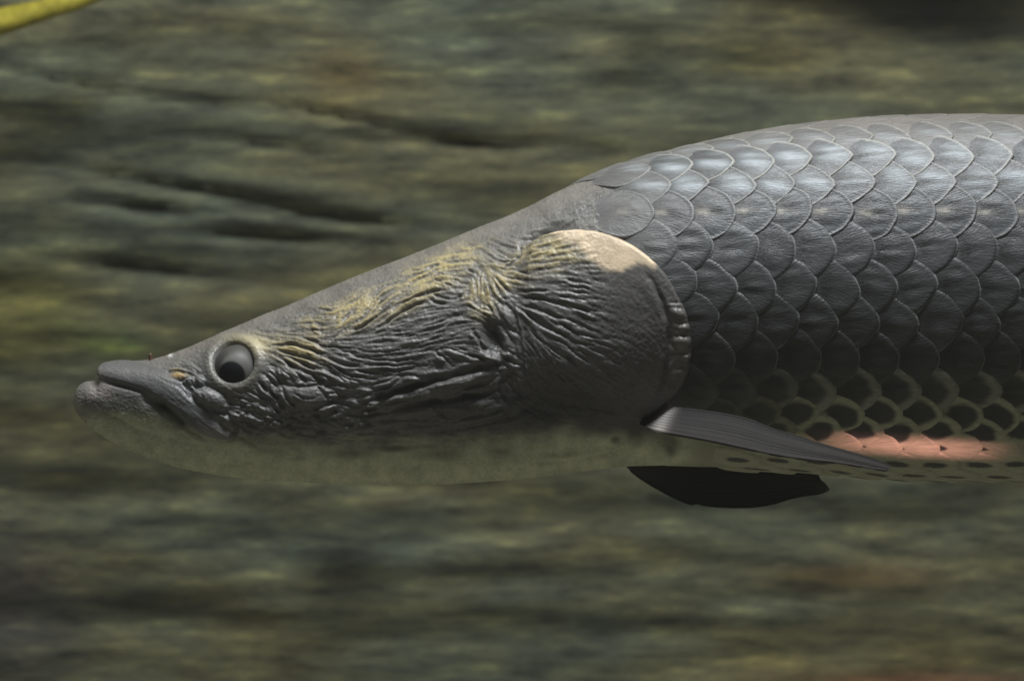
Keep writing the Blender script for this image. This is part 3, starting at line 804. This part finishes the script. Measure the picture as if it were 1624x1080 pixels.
# trunk pigment beneath the scales
tv = (pv - TOP(UU)) / (BOT(UU) - TOP(UU))
tcol = mixc(mixc(np.broadcast_to([0.20, 0.19, 0.18], hcol.shape), np.array([0.09, 0.09, 0.088]), sstep(0.08, 0.35, tv)),
            np.array([0.30, 0.31, 0.21]), sstep(0.80, 0.90, tv))
wgt = sstep(1010, 1060, UU) * sstep(0.82, 0.70, tv) + sstep(1060, 1120, UU) * sstep(0.70, 0.82, tv)
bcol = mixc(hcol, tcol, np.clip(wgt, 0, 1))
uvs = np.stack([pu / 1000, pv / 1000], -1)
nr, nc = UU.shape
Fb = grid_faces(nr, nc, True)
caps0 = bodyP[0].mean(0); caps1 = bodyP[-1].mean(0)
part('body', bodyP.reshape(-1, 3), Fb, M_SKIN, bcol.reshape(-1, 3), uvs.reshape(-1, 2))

# gill cover: a plate of skin over the body with a free rear edge
osd = sample(op_sd, pu, pv)
front = sstep(870, 800, pu - (pv - 450) * 0.15) + sstep(600, 660, pv) * sstep(1010, 960, pu)
front = np.clip(front, 0, 1)
soft = 7 + 60 * front
lift = -3.0 + 13.0 * np.sqrt(np.clip(osd / soft, 0, 1)) * (1 - 0.55 * front)
ofc = disp + lift
shellP = base + nrm * (ofc * K)[..., None]
keep = (osd > -0.8) & (PP < math.pi) & (UU < 1124)
keepf = keep.reshape(-1)[Fb].all(1)
idx = np.unique(Fb[keepf])
remap = np.full(nr * nc, -1); remap[idx] = np.arange(len(idx))
o = part('gill_cover', shellP.reshape(-1, 3)[idx], remap[Fb[keepf]], M_SKIN, hcol.reshape(-1, 3)[idx], uvs.reshape(-1, 2)[idx])
o['label'] = 'rounded gill cover with fanned folds and a pale gold patch'

# ------------------------------------------------------------------ scales
# coordinates on the trunk: u along the body and s, the distance round the flank from the lateral line
ph_t = np.linspace(-0.6, math.pi + 0.25, 900)


def arc_tables(ulist):
    Ps = surf(ulist[:, None], ph_t[None, :])
    d = np.linalg.norm(np.diff(Ps, axis=1), axis=2) / K
    s = np.concatenate([np.zeros((len(ulist), 1)), np.cumsum(d, 1)], 1)
    v = 540 - Ps[..., 2] / K
    # zero at the lateral line on the near flank
    ll = interp(ulist, [(900, 342), (1000, 340), (1100, 342), (1624, 342), (2600, 410), (3600, 480)])
    for i in range(len(ulist)):
        k0 = int(np.searchsorted(ph_t, 0.0))
        k = k0 + int(np.argmin(np.abs(v[i, k0:k0 + 300] - ll[i])))
        s[i] -= s[i, k]
    return s


tab_u = np.arange(880, 3600, 20.0)
tab_s = arc_tables(tab_u)


def us_to_phi(u, s_):
    out = np.empty(u.shape)
    fu = np.clip((u - tab_u[0]) / 20.0, 0, len(tab_u) - 1.001)
    i = fu.astype(int); f = fu - i
    for k in np.unique(i):
        m = i == k
        a = np.interp(s_[m], tab_s[k], ph_t); b = np.interp(s_[m], tab_s[k + 1], ph_t)
        out[m] = a * (1 - f[m]) + b * f[m]
    return out


ROW_S = {}
ROWS = list(range(-5, 14))
for r in ROWS:
    ROW_S[r] = (r * 50.0) if r <= 0 else 60.0 * min(r, 2) + 54.0 * min(max(r - 2, 0), 3) + sum([40.0, 34, 36, 42, 46, 46, 46, 46][:max(r - 5, 0)])
PITCH = 62.5


def scale_mesh(row, ucen, rseed, nring=11, npsi=40):
    """one scale: its tip at ucen, lying on the flank, rear edge proud of its neighbours"""
    q = np.random.default_rng(rseed)
    rr = np.array([0, .16, .3, .42, .52, .61, .69, .76, .83, .89, .935, .965, .985, 1.0]) if nring == 11 else np.linspace(0, 1, nring)
    psi = np.linspace(0, 2 * math.pi, npsi, endpoint=False)
    r_, p_ = np.meshgrid(rr, psi, indexing='ij')
    n = (1.42 if row < 0 else 1.75 if row < 6 else 2.0) + q.normal(0, 0.05)
    cs, sn = np.cos(p_), np.sin(p_)
    rad = (np.abs(cs) ** n + np.abs(sn) ** n) ** (-1 / n)
    a = r_ * rad * cs; b = r_ * rad * sn
    wob = 1 + (0.012 * np.sin(3 * p_ + q.uniform(0, 6)) + 0.010 * np.sin(5 * p_ + q.uniform(0, 6)) + 0.008 * np.sin(9 * p_ + q.uniform(0, 6))) * r_
    a = a * wob; b = b * wob
    Ls = (58 if row < 6 else 52) + q.normal(0, 2.5); Bs = (48 if row <= 0 else 52 if row < 5 else 44 if row == 5 else 36) * (1 + q.normal(0, 0.04))
    uu = ucen - Ls + a * Ls
    tilt = q.normal(0, 0.06)
    ss = ROW_S[row] + q.normal(0, 1.5) + b * Bs + a * Ls * tilt
    phi = us_to_phi(uu, ss)
    P = surf(uu, phi); Nn = surf_normal(uu, phi)
    # height: rises towards the free rear edge
    flush = 0.30 if row <= -4 else 0.65 if row == -3 else 1.0
    nape = float(sstep(1000, 1120, ucen)) if row <= 1 else 1.0
    flush = flush * (0.62 + 0.38 * nape)
    Hh = (7.5 if row < 1 else 9.0) * flush
    h = Hh * (a + 1.2) / 2.2 - 0.8 + 1.4 * (1 - nape)
    h += (2.2 if row <= 0 else 1.0) * flush * (1 - r_ ** 2)                        # slight dome
    h += (1.3 if row < 1 else 0.5) * flush * np.exp(-((r_ - 0.955) / 0.03) ** 2)  # thickened rim
    h -= (1.6 * sstep(0.97, 1.0, r_) if row < 1 else 3.6 * sstep(0.86, 1.0, r_) ** 1.5) * flush
    h -= 5.0 * nape * sstep(-0.05, -0.8, a) + 3.0 * (1 - nape) * sstep(-0.2, -1.0, a)
    # ripples across the scale
    ph0 = q.uniform(0, 6, 4); kf = q.uniform(0.8, 1.25, 4)
    rip = sum(np.sin(kf[k] * (5 + 4 * k) * b * (1.0 + 0.25 * a) + 1.6 * a * (k - 1.5) + ph0[k]) / (1 + 0.4 * k) for k in range(4))
    h += flush * (0.60 if 0 <= row <= 5 else 0.34) * rip * (0.35 + 0.65 * np.exp(-((a - 0.35) / 0.35) ** 2)) * sstep(0.95, 0.6, r_)
    V = P + Nn * (h * K)[..., None]
    # skirt so that the edge has thickness
    sk = P[-1] + Nn[-1] * ((h[-1] - 8.0) * K)[..., None]
    V = np.concatenate([V, sk[None]], 0)
    # pigment, with some light and shade painted in
    vv = 540 - surf(np.array([ucen - 30.0]), us_to_phi(np.array([ucen - 30.0]), np.array([ROW_S[row]])))[0, 2] / K
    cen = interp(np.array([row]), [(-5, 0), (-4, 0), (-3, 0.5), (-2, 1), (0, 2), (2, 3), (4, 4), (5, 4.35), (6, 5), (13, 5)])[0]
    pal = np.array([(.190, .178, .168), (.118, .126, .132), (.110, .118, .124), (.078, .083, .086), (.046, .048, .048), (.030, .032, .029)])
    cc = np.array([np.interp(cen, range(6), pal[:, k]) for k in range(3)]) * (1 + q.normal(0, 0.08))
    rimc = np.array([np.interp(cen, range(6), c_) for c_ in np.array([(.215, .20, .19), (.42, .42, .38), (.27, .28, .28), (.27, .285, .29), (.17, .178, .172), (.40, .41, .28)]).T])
    rim = (sstep(0.90, 0.96, r_) if row < 1 else 1.0 * sstep(0.94, 0.97, r_)) if cen < 4.2 else sstep(0.58, 0.80, r_ + 0.03 * rip)  # pale rim pigment, with light caught along the edge painted in
    if row >= 6:
        da, db = {6: (.66, .70), 7: (.56, .58), 8: (.28, .20)}.get(row, (.44, .27))
        dsp = np.sqrt(((a - (0.25 if row != 8 else -0.35)) / da) ** 2 + ((b + 0.12 * np.sin(a * 4 + q.uniform(0, 6)) * db) / db) ** 2) * (1 + 0.25 * np.abs(a - 0.25)) + 0.05 * rip
        rim = sstep(0.75, 1.1, dsp)
    rim = rim * (0.4 + 0.6 * nape)
    if row >= 5:                                            # shade behind the gill cover painted in: pale rims dulled
        rim_shade = float(sstep(1340, 1200, ucen)) * (1 if row < 8 else 0)
        rim = rim * (1 - 0.85 * rim_shade)
    rim = rim * sstep(-0.35, 0.15, a) if row < 6 else rim
    col = cc + (rimc - cc) * rim[..., None]
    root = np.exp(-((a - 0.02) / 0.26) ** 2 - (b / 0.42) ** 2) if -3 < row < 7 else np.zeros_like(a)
    col = col * (1 - 0.62 * root)[..., None]               # dark gap to the scale ahead, put into the colour
    if row == 0:                                            # lateral line: a slit with a pale pad before it
        slit = np.exp(-((a - 0.45) / 0.17) ** 2 - ((b + 0.02) / 0.075) ** 2)
        pad = np.exp(-((a - 0.10) / 0.18) ** 2 - ((b - 0.0) / 0.10) ** 2)
        col = mixc(col, np.array([.42, .39, .34]), 0.85 * pad)
        col = mixc(col, np.array([.02, .02, .016]), 0.95 * slit)
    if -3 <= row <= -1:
        glint = np.exp(-(((a - 0.42) / 0.46) ** 2 + (b / 0.52) ** 2) ** 1.6) * (0.48 + 0.36 * rip).clip(0, 1)  # silvery highlight of the upper rows painted into the colour
        col = mixc(col, np.array([.48, .54, .59]), (0.70 if row > -3 else 0.25) * glint)
    if row <= 2:                                            # nape scales keep the colour of the skin
        col = mixc(col, np.array([.165, .16, .155]), np.full(a.shape, 0.6 * float(sstep(1120, 1010, ucen))))
    col = np.concatenate([col, col[-1:] * 0.8], 0)
    uv = np.stack([np.hypot(a + 0.9, b) * 0.8 + rseed * 1.7, np.arctan2(b, a + 0.9) * 1.5 + (rseed % 13) * 2.3], -1)
    uv = np.concatenate([uv, uv[-1:]], 0)
    return V.reshape(-1, 3), grid_faces(len(rr) + 1, npsi, True), col.reshape(-1, 3).clip(0.01, 0.9), uv.reshape(-1, 2)


rest = []
count = 0
start = {-5: 985, -4: 975, -3: 985, -2: 1000, -1: 1010, 0: 1015, 1: 1040, 2: 1075}
for r in ROWS:
    phase = 1285 if r % 2 == 0 else 1254
    for k in range(-6, 38):
        uc = phase + k * PITCH + (r * 1.5 if r > 0 else 0)
        lo = start.get(r, 1105 if r < 6 else 1120)
        if uc < lo or uc > 3350:
            continue
        if r >= 6 and uc < 1165 + (r - 6) * 8:
            continue
        phc = us_to_phi(np.array([uc - 20.0]), np.array([ROW_S[r]]))[0]
        if phc < -0.12 or phc > math.pi + 0.1:
            continue
        big = uc < 1720
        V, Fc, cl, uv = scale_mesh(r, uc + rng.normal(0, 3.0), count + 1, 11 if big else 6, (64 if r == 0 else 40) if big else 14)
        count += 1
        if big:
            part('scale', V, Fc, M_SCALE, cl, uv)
        else:
            rest.append((V, Fc, cl, uv))
nv = np.cumsum([0] + [len(t[0]) for t in rest])
o = part('scale_cover', np.concatenate([t[0] for t in rest]), np.concatenate([t[1] + n_ for t, n_ in zip(rest, nv)]),
         M_SCALE, np.concatenate([t[2] for t in rest]), np.concatenate([t[3] for t in rest]))
o['kind'] = 'stuff'

# ------------------------------------------------------------------ eye
eu, eph = locate(369, 574)
ec = surf(np.array(eu), np.array(eph)); en = surf_normal(np.array(eu), np.array(eph))
ER = 39.5 * K
ecen = ec - en * 26.5 * K


def ball(center, radius, axis, lat0=0.0, lat1=math.pi, nr_=40, nc_=64, squash=1.0):
    ax = np.asarray(axis, float); ax = ax / np.linalg.norm(ax)
    t = np.cross(ax, [0, 0, 1.0]); t /= np.linalg.norm(t); bt = np.cross(t, ax)
    la, lo = np.meshgrid(np.linspace(lat0, lat1, nr_), np.linspace(0, 2 * math.pi, nc_, endpoint=False), indexing='ij')
    P = center + radius * (np.cos(la)[..., None] * ax * squash + (np.sin(la) * np.cos(lo))[..., None] * t + (np.sin(la) * np.sin(lo))[..., None] * bt)
    return P.reshape(-1, 3), grid_faces(nr_, nc_, True)


M_EYE = skin_material('eye_wet', 0.5, 0.35, 60.0, 0.0, mottling=0.08)
pax = np.array([-0.26, -1.0, -0.24]); pax /= np.linalg.norm(pax)
C_IRIS = np.array([0.19, 0.187, 0.178]); C_PUP = np.array([0.010, 0.011, 0.016])


def eye_cols(P):
    d = (P - ecen) / np.linalg.norm(P - ecen, axis=-1, keepdims=True)
    rim_ = np.hypot(d[:, 0], d[:, 2])
    base_ = C_IRIS * (1 - 0.6 * sstep(0.56, 0.78, rim_))[:, None]
    soft_ = sstep(0.64, 0.52, np.arccos(np.clip(d @ pax, -1, 1)))
    return base_ + (C_PUP - base_) * soft_[:, None]


V, Fc = ball(ecen, ER, (0, -1, 0.0), nr_=70, nc_=90)
eye = part('eye', V, Fc, M_EYE, eye_cols(V), V[:, [0, 2]] * 20)
V, Fc = ball(ecen, ER * 1.010, pax, 0.0, 0.66, 30, 70)
pupil = part('pupil', V, Fc, M_EYE, eye_cols(V), V[:, [0, 2]] * 20, parent=eye)

# nostril tube on the snout
nu, nph = locate(240, 571)
nb = surf(np.array(nu), np.array(nph))
ts = np.linspace(0, 1, 10)
ring = np.linspace(0, 2 * math.pi, 16, endpoint=False)
rad_ = np.interp(ts, [0, .3, .8, 1], [4.2, 3.2, 3.0, 1.2]) * K
cx = nb[0] + (np.sin(ts * 2) * -1.5) * K; cz = nb[2] + (-2 + 13 * ts) * K
V = np.stack([cx[:, None] + rad_[:, None] * np.cos(ring), nb[1] + rad_[:, None] * np.sin(ring), np.repeat(cz[:, None], 16, 1)], -1)
part('nostril_tube', V.reshape(-1, 3), grid_faces(10, 16, True), plain('nostril_skin', (0.13, 0.07, 0.04), 0.5))


# ------------------------------------------------------------------ fins
def fin(name, upper, lower, depth_fn, mat_col, ray_col, nrays, thick, ns=120, nt_=60, edge_col=None, segs=True, label=None):
    up, lo = chaikin(upper, 1), chaikin(lower, 1)
    def along(p, t):
        d = np.concatenate([[0], np.cumsum(np.linalg.norm(np.diff(p, axis=0), axis=1))]); d /= d[-1]
        return np.stack([np.interp(t, d, p[:, 0]), np.interp(t, d, p[:, 1])], -1)
    s_ = np.linspace(0, 1, ns); t_ = np.linspace(0, 1, nt_)
    a, c = along(up, s_), along(lo, s_)
    S, T = np.meshgrid(s_, t_, indexing='ij')
    U = a[:, None, 0] * (1 - T) + c[:, None, 0] * T
    Vv = a[:, None, 1] * (1 - T) + c[:, None, 1] * T
    Y = depth_fn(S, T)
    corr = np.cos(T * nrays * 2 * math.pi) * 0.45 * (0.4 + 0.6 * S) + 0.4 * np.sin(T * nrays * 5.3 + S * 3)
    Pn = px(U, Vv, Y)
    fr = Pn + np.array([0, -1.0, 0.0]) * ((thick * (1 - 0.6 * S) * np.sqrt(np.clip(4 * T * (1 - T), 0.02, 1)) + corr) * K)[..., None]
    bk = Pn + np.array([0, 1.0, 0.0]) * ((thick * (1 - 0.6 * S) * np.sqrt(np.clip(4 * T * (1 - T), 0.02, 1)) - corr) * K)[..., None]
    V = np.concatenate([fr, bk[:, ::-1]], 1)
    col = np.broadcast_to(mat_col, (ns, nt_, 3)) * (1 + 0.08 * np.cos(T * nrays * 2 * math.pi) + 0.14 * np.sin(T * 41 + S * 4))[..., None]
    if edge_col is not None:
        col = mixc(col, np.array(edge_col), np.exp(-((S - 0.075) / 0.028) ** 2) * (0.35 + 0.5 * np.sin(T * 30) ** 2))
    col = np.concatenate([col, col[:, ::-1]], 1)
    uv = np.stack([np.concatenate([S, S], 1) * 0.3, np.concatenate([T, T[:, ::-1]], 1) * 2.0], -1)
    o = part(name, V.reshape(-1, 3), grid_faces(ns, 2 * nt_, True), M_FIN, col.reshape(-1, 3), uv.reshape(-1, 2))
    if label:
        o['label'] = label
    # rays that stand proud of the membrane
    for k in range(nrays):
        tk = (k + 0.5 + 0.3 * math.sin(k * 2.7)) / nrays if k < nrays - 1 else 0.985
        s2 = np.linspace(0.03, 0.995, 90)
        a2, c2 = along(up, s2), along(lo, s2)
        u2 = a2[:, 0] * (1 - tk) + c2[:, 0] * tk; v2 = a2[:, 1] * (1 - tk) + c2[:, 1] * tk
        y2 = depth_fn(s2, np.full(90, tk))
        lead = k == nrays - 1
        r0 = (2.8 if lead else 0.45) * (1 - 0.45 * s2)
        if segs:
            r0 = r0 * (1 + (0.22 if lead else 0.05) * np.sign(np.sin(s2 * (60 if lead else 90))) * sstep(0.35, 0.5, s2))
        r0[-1] *= 0.3; r0[0] *= 0.4
        ctr = px(u2, v2, y2 - (thick * (1 - 0.6 * s2) * 0.55) * K)
        rg = np.linspace(0, 2 * math.pi, 10, endpoint=False)
        Vr = ctr[:, None, :] + (r0 * K)[:, None, None] * np.stack([np.zeros(10), np.cos(rg), np.sin(rg)], -1)[None]
        cr = np.broadcast_to(np.array(ray_col) * (1.25 if lead else 1.0), (90 * 10, 3))
        if edge_col is not None:
            cr = mixc(cr, np.array(edge_col), np.repeat(np.exp(-((s2 - 0.075) / 0.028) ** 2) * 0.7, 10))
        part('fin_ray', Vr.reshape(-1, 3), grid_faces(90, 10, True), M_FIN, cr, np.stack([np.repeat(s2, 10), np.tile(rg, 90) * 0.05], -1), parent=o)
    return o


fin('pectoral_fin',
    [(1032, 640), (1046, 642), (1066, 645), (1100, 648), (1150, 655), (1190, 664), (1222, 678), (1260, 689), (1300, 702), (1350, 716), (1390, 728), (1412, 737)],
    [(1014, 672), (1026, 679), (1040, 684), (1080, 691), (1130, 700), (1180, 711), (1230, 722), (1280, 729), (1330, 734), (1370, 741), (1410, 747)],
    lambda S, T: -0.062 - 0.055 * S - 0.040 * sstep(0, 0.12, S) - 0.030 * T * (1 - 0.5 * S), (0.031, 0.029, 0.029), (0.033, 0.031, 0.031), 11, 2.2,
    edge_col=(0.62, 0.58, 0.54), label='grey near pectoral fin trailing back, pale at its base')
fin('pectoral_fin',
    [(988, 733), (1050, 734), (1100, 737), (1200, 739), (1292, 744), (1297, 750), (1301, 760), (1309, 766), (1316, 776)],
    [(990, 738), (1020, 762), (1060, 785), (1098, 802), (1102, 797), (1120, 803), (1180, 806), (1222, 801), (1262, 788), (1300, 783), (1316, 777)],
    lambda S, T: 0.075 + 0.03 * T + 0.01 * S, (0.012, 0.012, 0.012), (0.014, 0.014, 0.014), 10, 1.4, segs=False,  # dark fin; shade on the far side is put into its colour
    label='dark far pectoral fin hanging below the belly, shade painted into its colour')

# ------------------------------------------------------------------ things in front of the wall
def tube_thing(name, pts, radii, mat, label, cat, nseg=70, nring=20, rough=0.15, seed=3):
    q = np.random.default_rng(seed)
    p = np.asarray(pts, float)
    for _ in range(3):
        a = 0.75 * p[:-1] + 0.25 * p[1:]; b2 = 0.25 * p[:-1] + 0.75 * p[1:]
        p = np.concatenate([p[:1], np.stack([a, b2], 1).reshape(-1, 3), p[-1:]])
    d = np.concatenate([[0], np.cumsum(np.linalg.norm(np.diff(p, axis=0), axis=1))]); d /= d[-1]
    t = np.linspace(0, 1, nseg)
    c = np.stack([np.interp(t, d, p[:, k]) for k in range(3)], -1)
    r = np.interp(t, np.linspace(0, 1, len(radii)), radii)
    tg = np.gradient(c, axis=0); tg /= np.linalg.norm(tg, axis=1, keepdims=True)
    n1 = np.cross(tg, [0, 1.0, 0]); n1 /= np.linalg.norm(n1, axis=1, keepdims=True); n2 = np.cross(tg, n1)
    rg = np.linspace(0, 2 * math.pi, nring, endpoint=False)
    bump = 1 + rough * gblur(q.standard_normal((nseg, nring)), 1.5, 2.5) * 4
    V = c[:, None] + (r[:, None] * bump)[..., None] * (np.cos(rg)[None, :, None] * n1[:, None] + np.sin(rg)[None, :, None] * n2[:, None])
    o0 = c[0].copy()
    ob = mesh_obj(name, V.reshape(-1, 3) - o0, grid_faces(nseg, nring, True), mat)
    ob.location = o0
    ob['label'] = label; ob['category'] = cat
    return ob


tube_thing('branch', [px(-260, 95, 0.93), px(-120, 62, 0.93), px(0, 36, 0.92), px(70, 18, 0.92), px(150, -8, 0.93), px(230, -50, 0.95), px(300, -120, 0.98)],
           [.017, .0155, .0135, .0115, .009, .007, .006], plain('yellow_algae', (0.42, 0.37, 0.05), 0.7, 0.2),
           'blurred yellow-green branch crossing the top left corner', 'branch')


# warm accent lamp that throws a low streak on the flank
tu, tph = locate(1445, 706)
tgt = surf(np.array(tu), np.array(tph))
so = bpy.data.objects.new('accent_lamp', spot)
so.location = tgt + np.array([0.30, -1.25, -0.42])
dirv = Vector(tgt - np.array(so.location))
so.rotation_euler = dirv.to_track_quat('-Z', 'Y').to_euler()
spot.spot_size = math.radians(7.4)
spot.spot_blend = 1.0
spot.shadow_soft_size = 0.01
so.scale = (1.0, 0.075, 1.0)
spot.energy = 220.0
COL.objects.link(so)

# ------------------------------------------------------------------ murky water between the camera and the wall
hv = np.array([(x, y, z) for x in (-1.9, 1.9) for y in (-5.4, 2.2) for z in (-1.4, 2.4)], float)
hf = np.array([(0, 1, 3, 2), (4, 6, 7, 5), (0, 4, 5, 1), (2, 3, 7, 6), (0, 2, 6, 4), (1, 5, 7, 3)])
hm = bpy.data.materials.new('murky_water'); hm.use_nodes = True
hn = hm.node_tree; hn.nodes.clear()
ho = hn.nodes.new('ShaderNodeOutputMaterial'); pvn = hn.nodes.new('ShaderNodeVolumePrincipled')
pvn.inputs['Color'].default_value = (0.84, 0.83, 0.76, 1)
pvn.inputs['Density'].default_value = 0.011
hn.links.new(pvn.outputs[0], ho.inputs['Volume'])
hz = mesh_obj('haze', hv, hf, hm, smooth=False)
hz['kind'] = 'stuff'
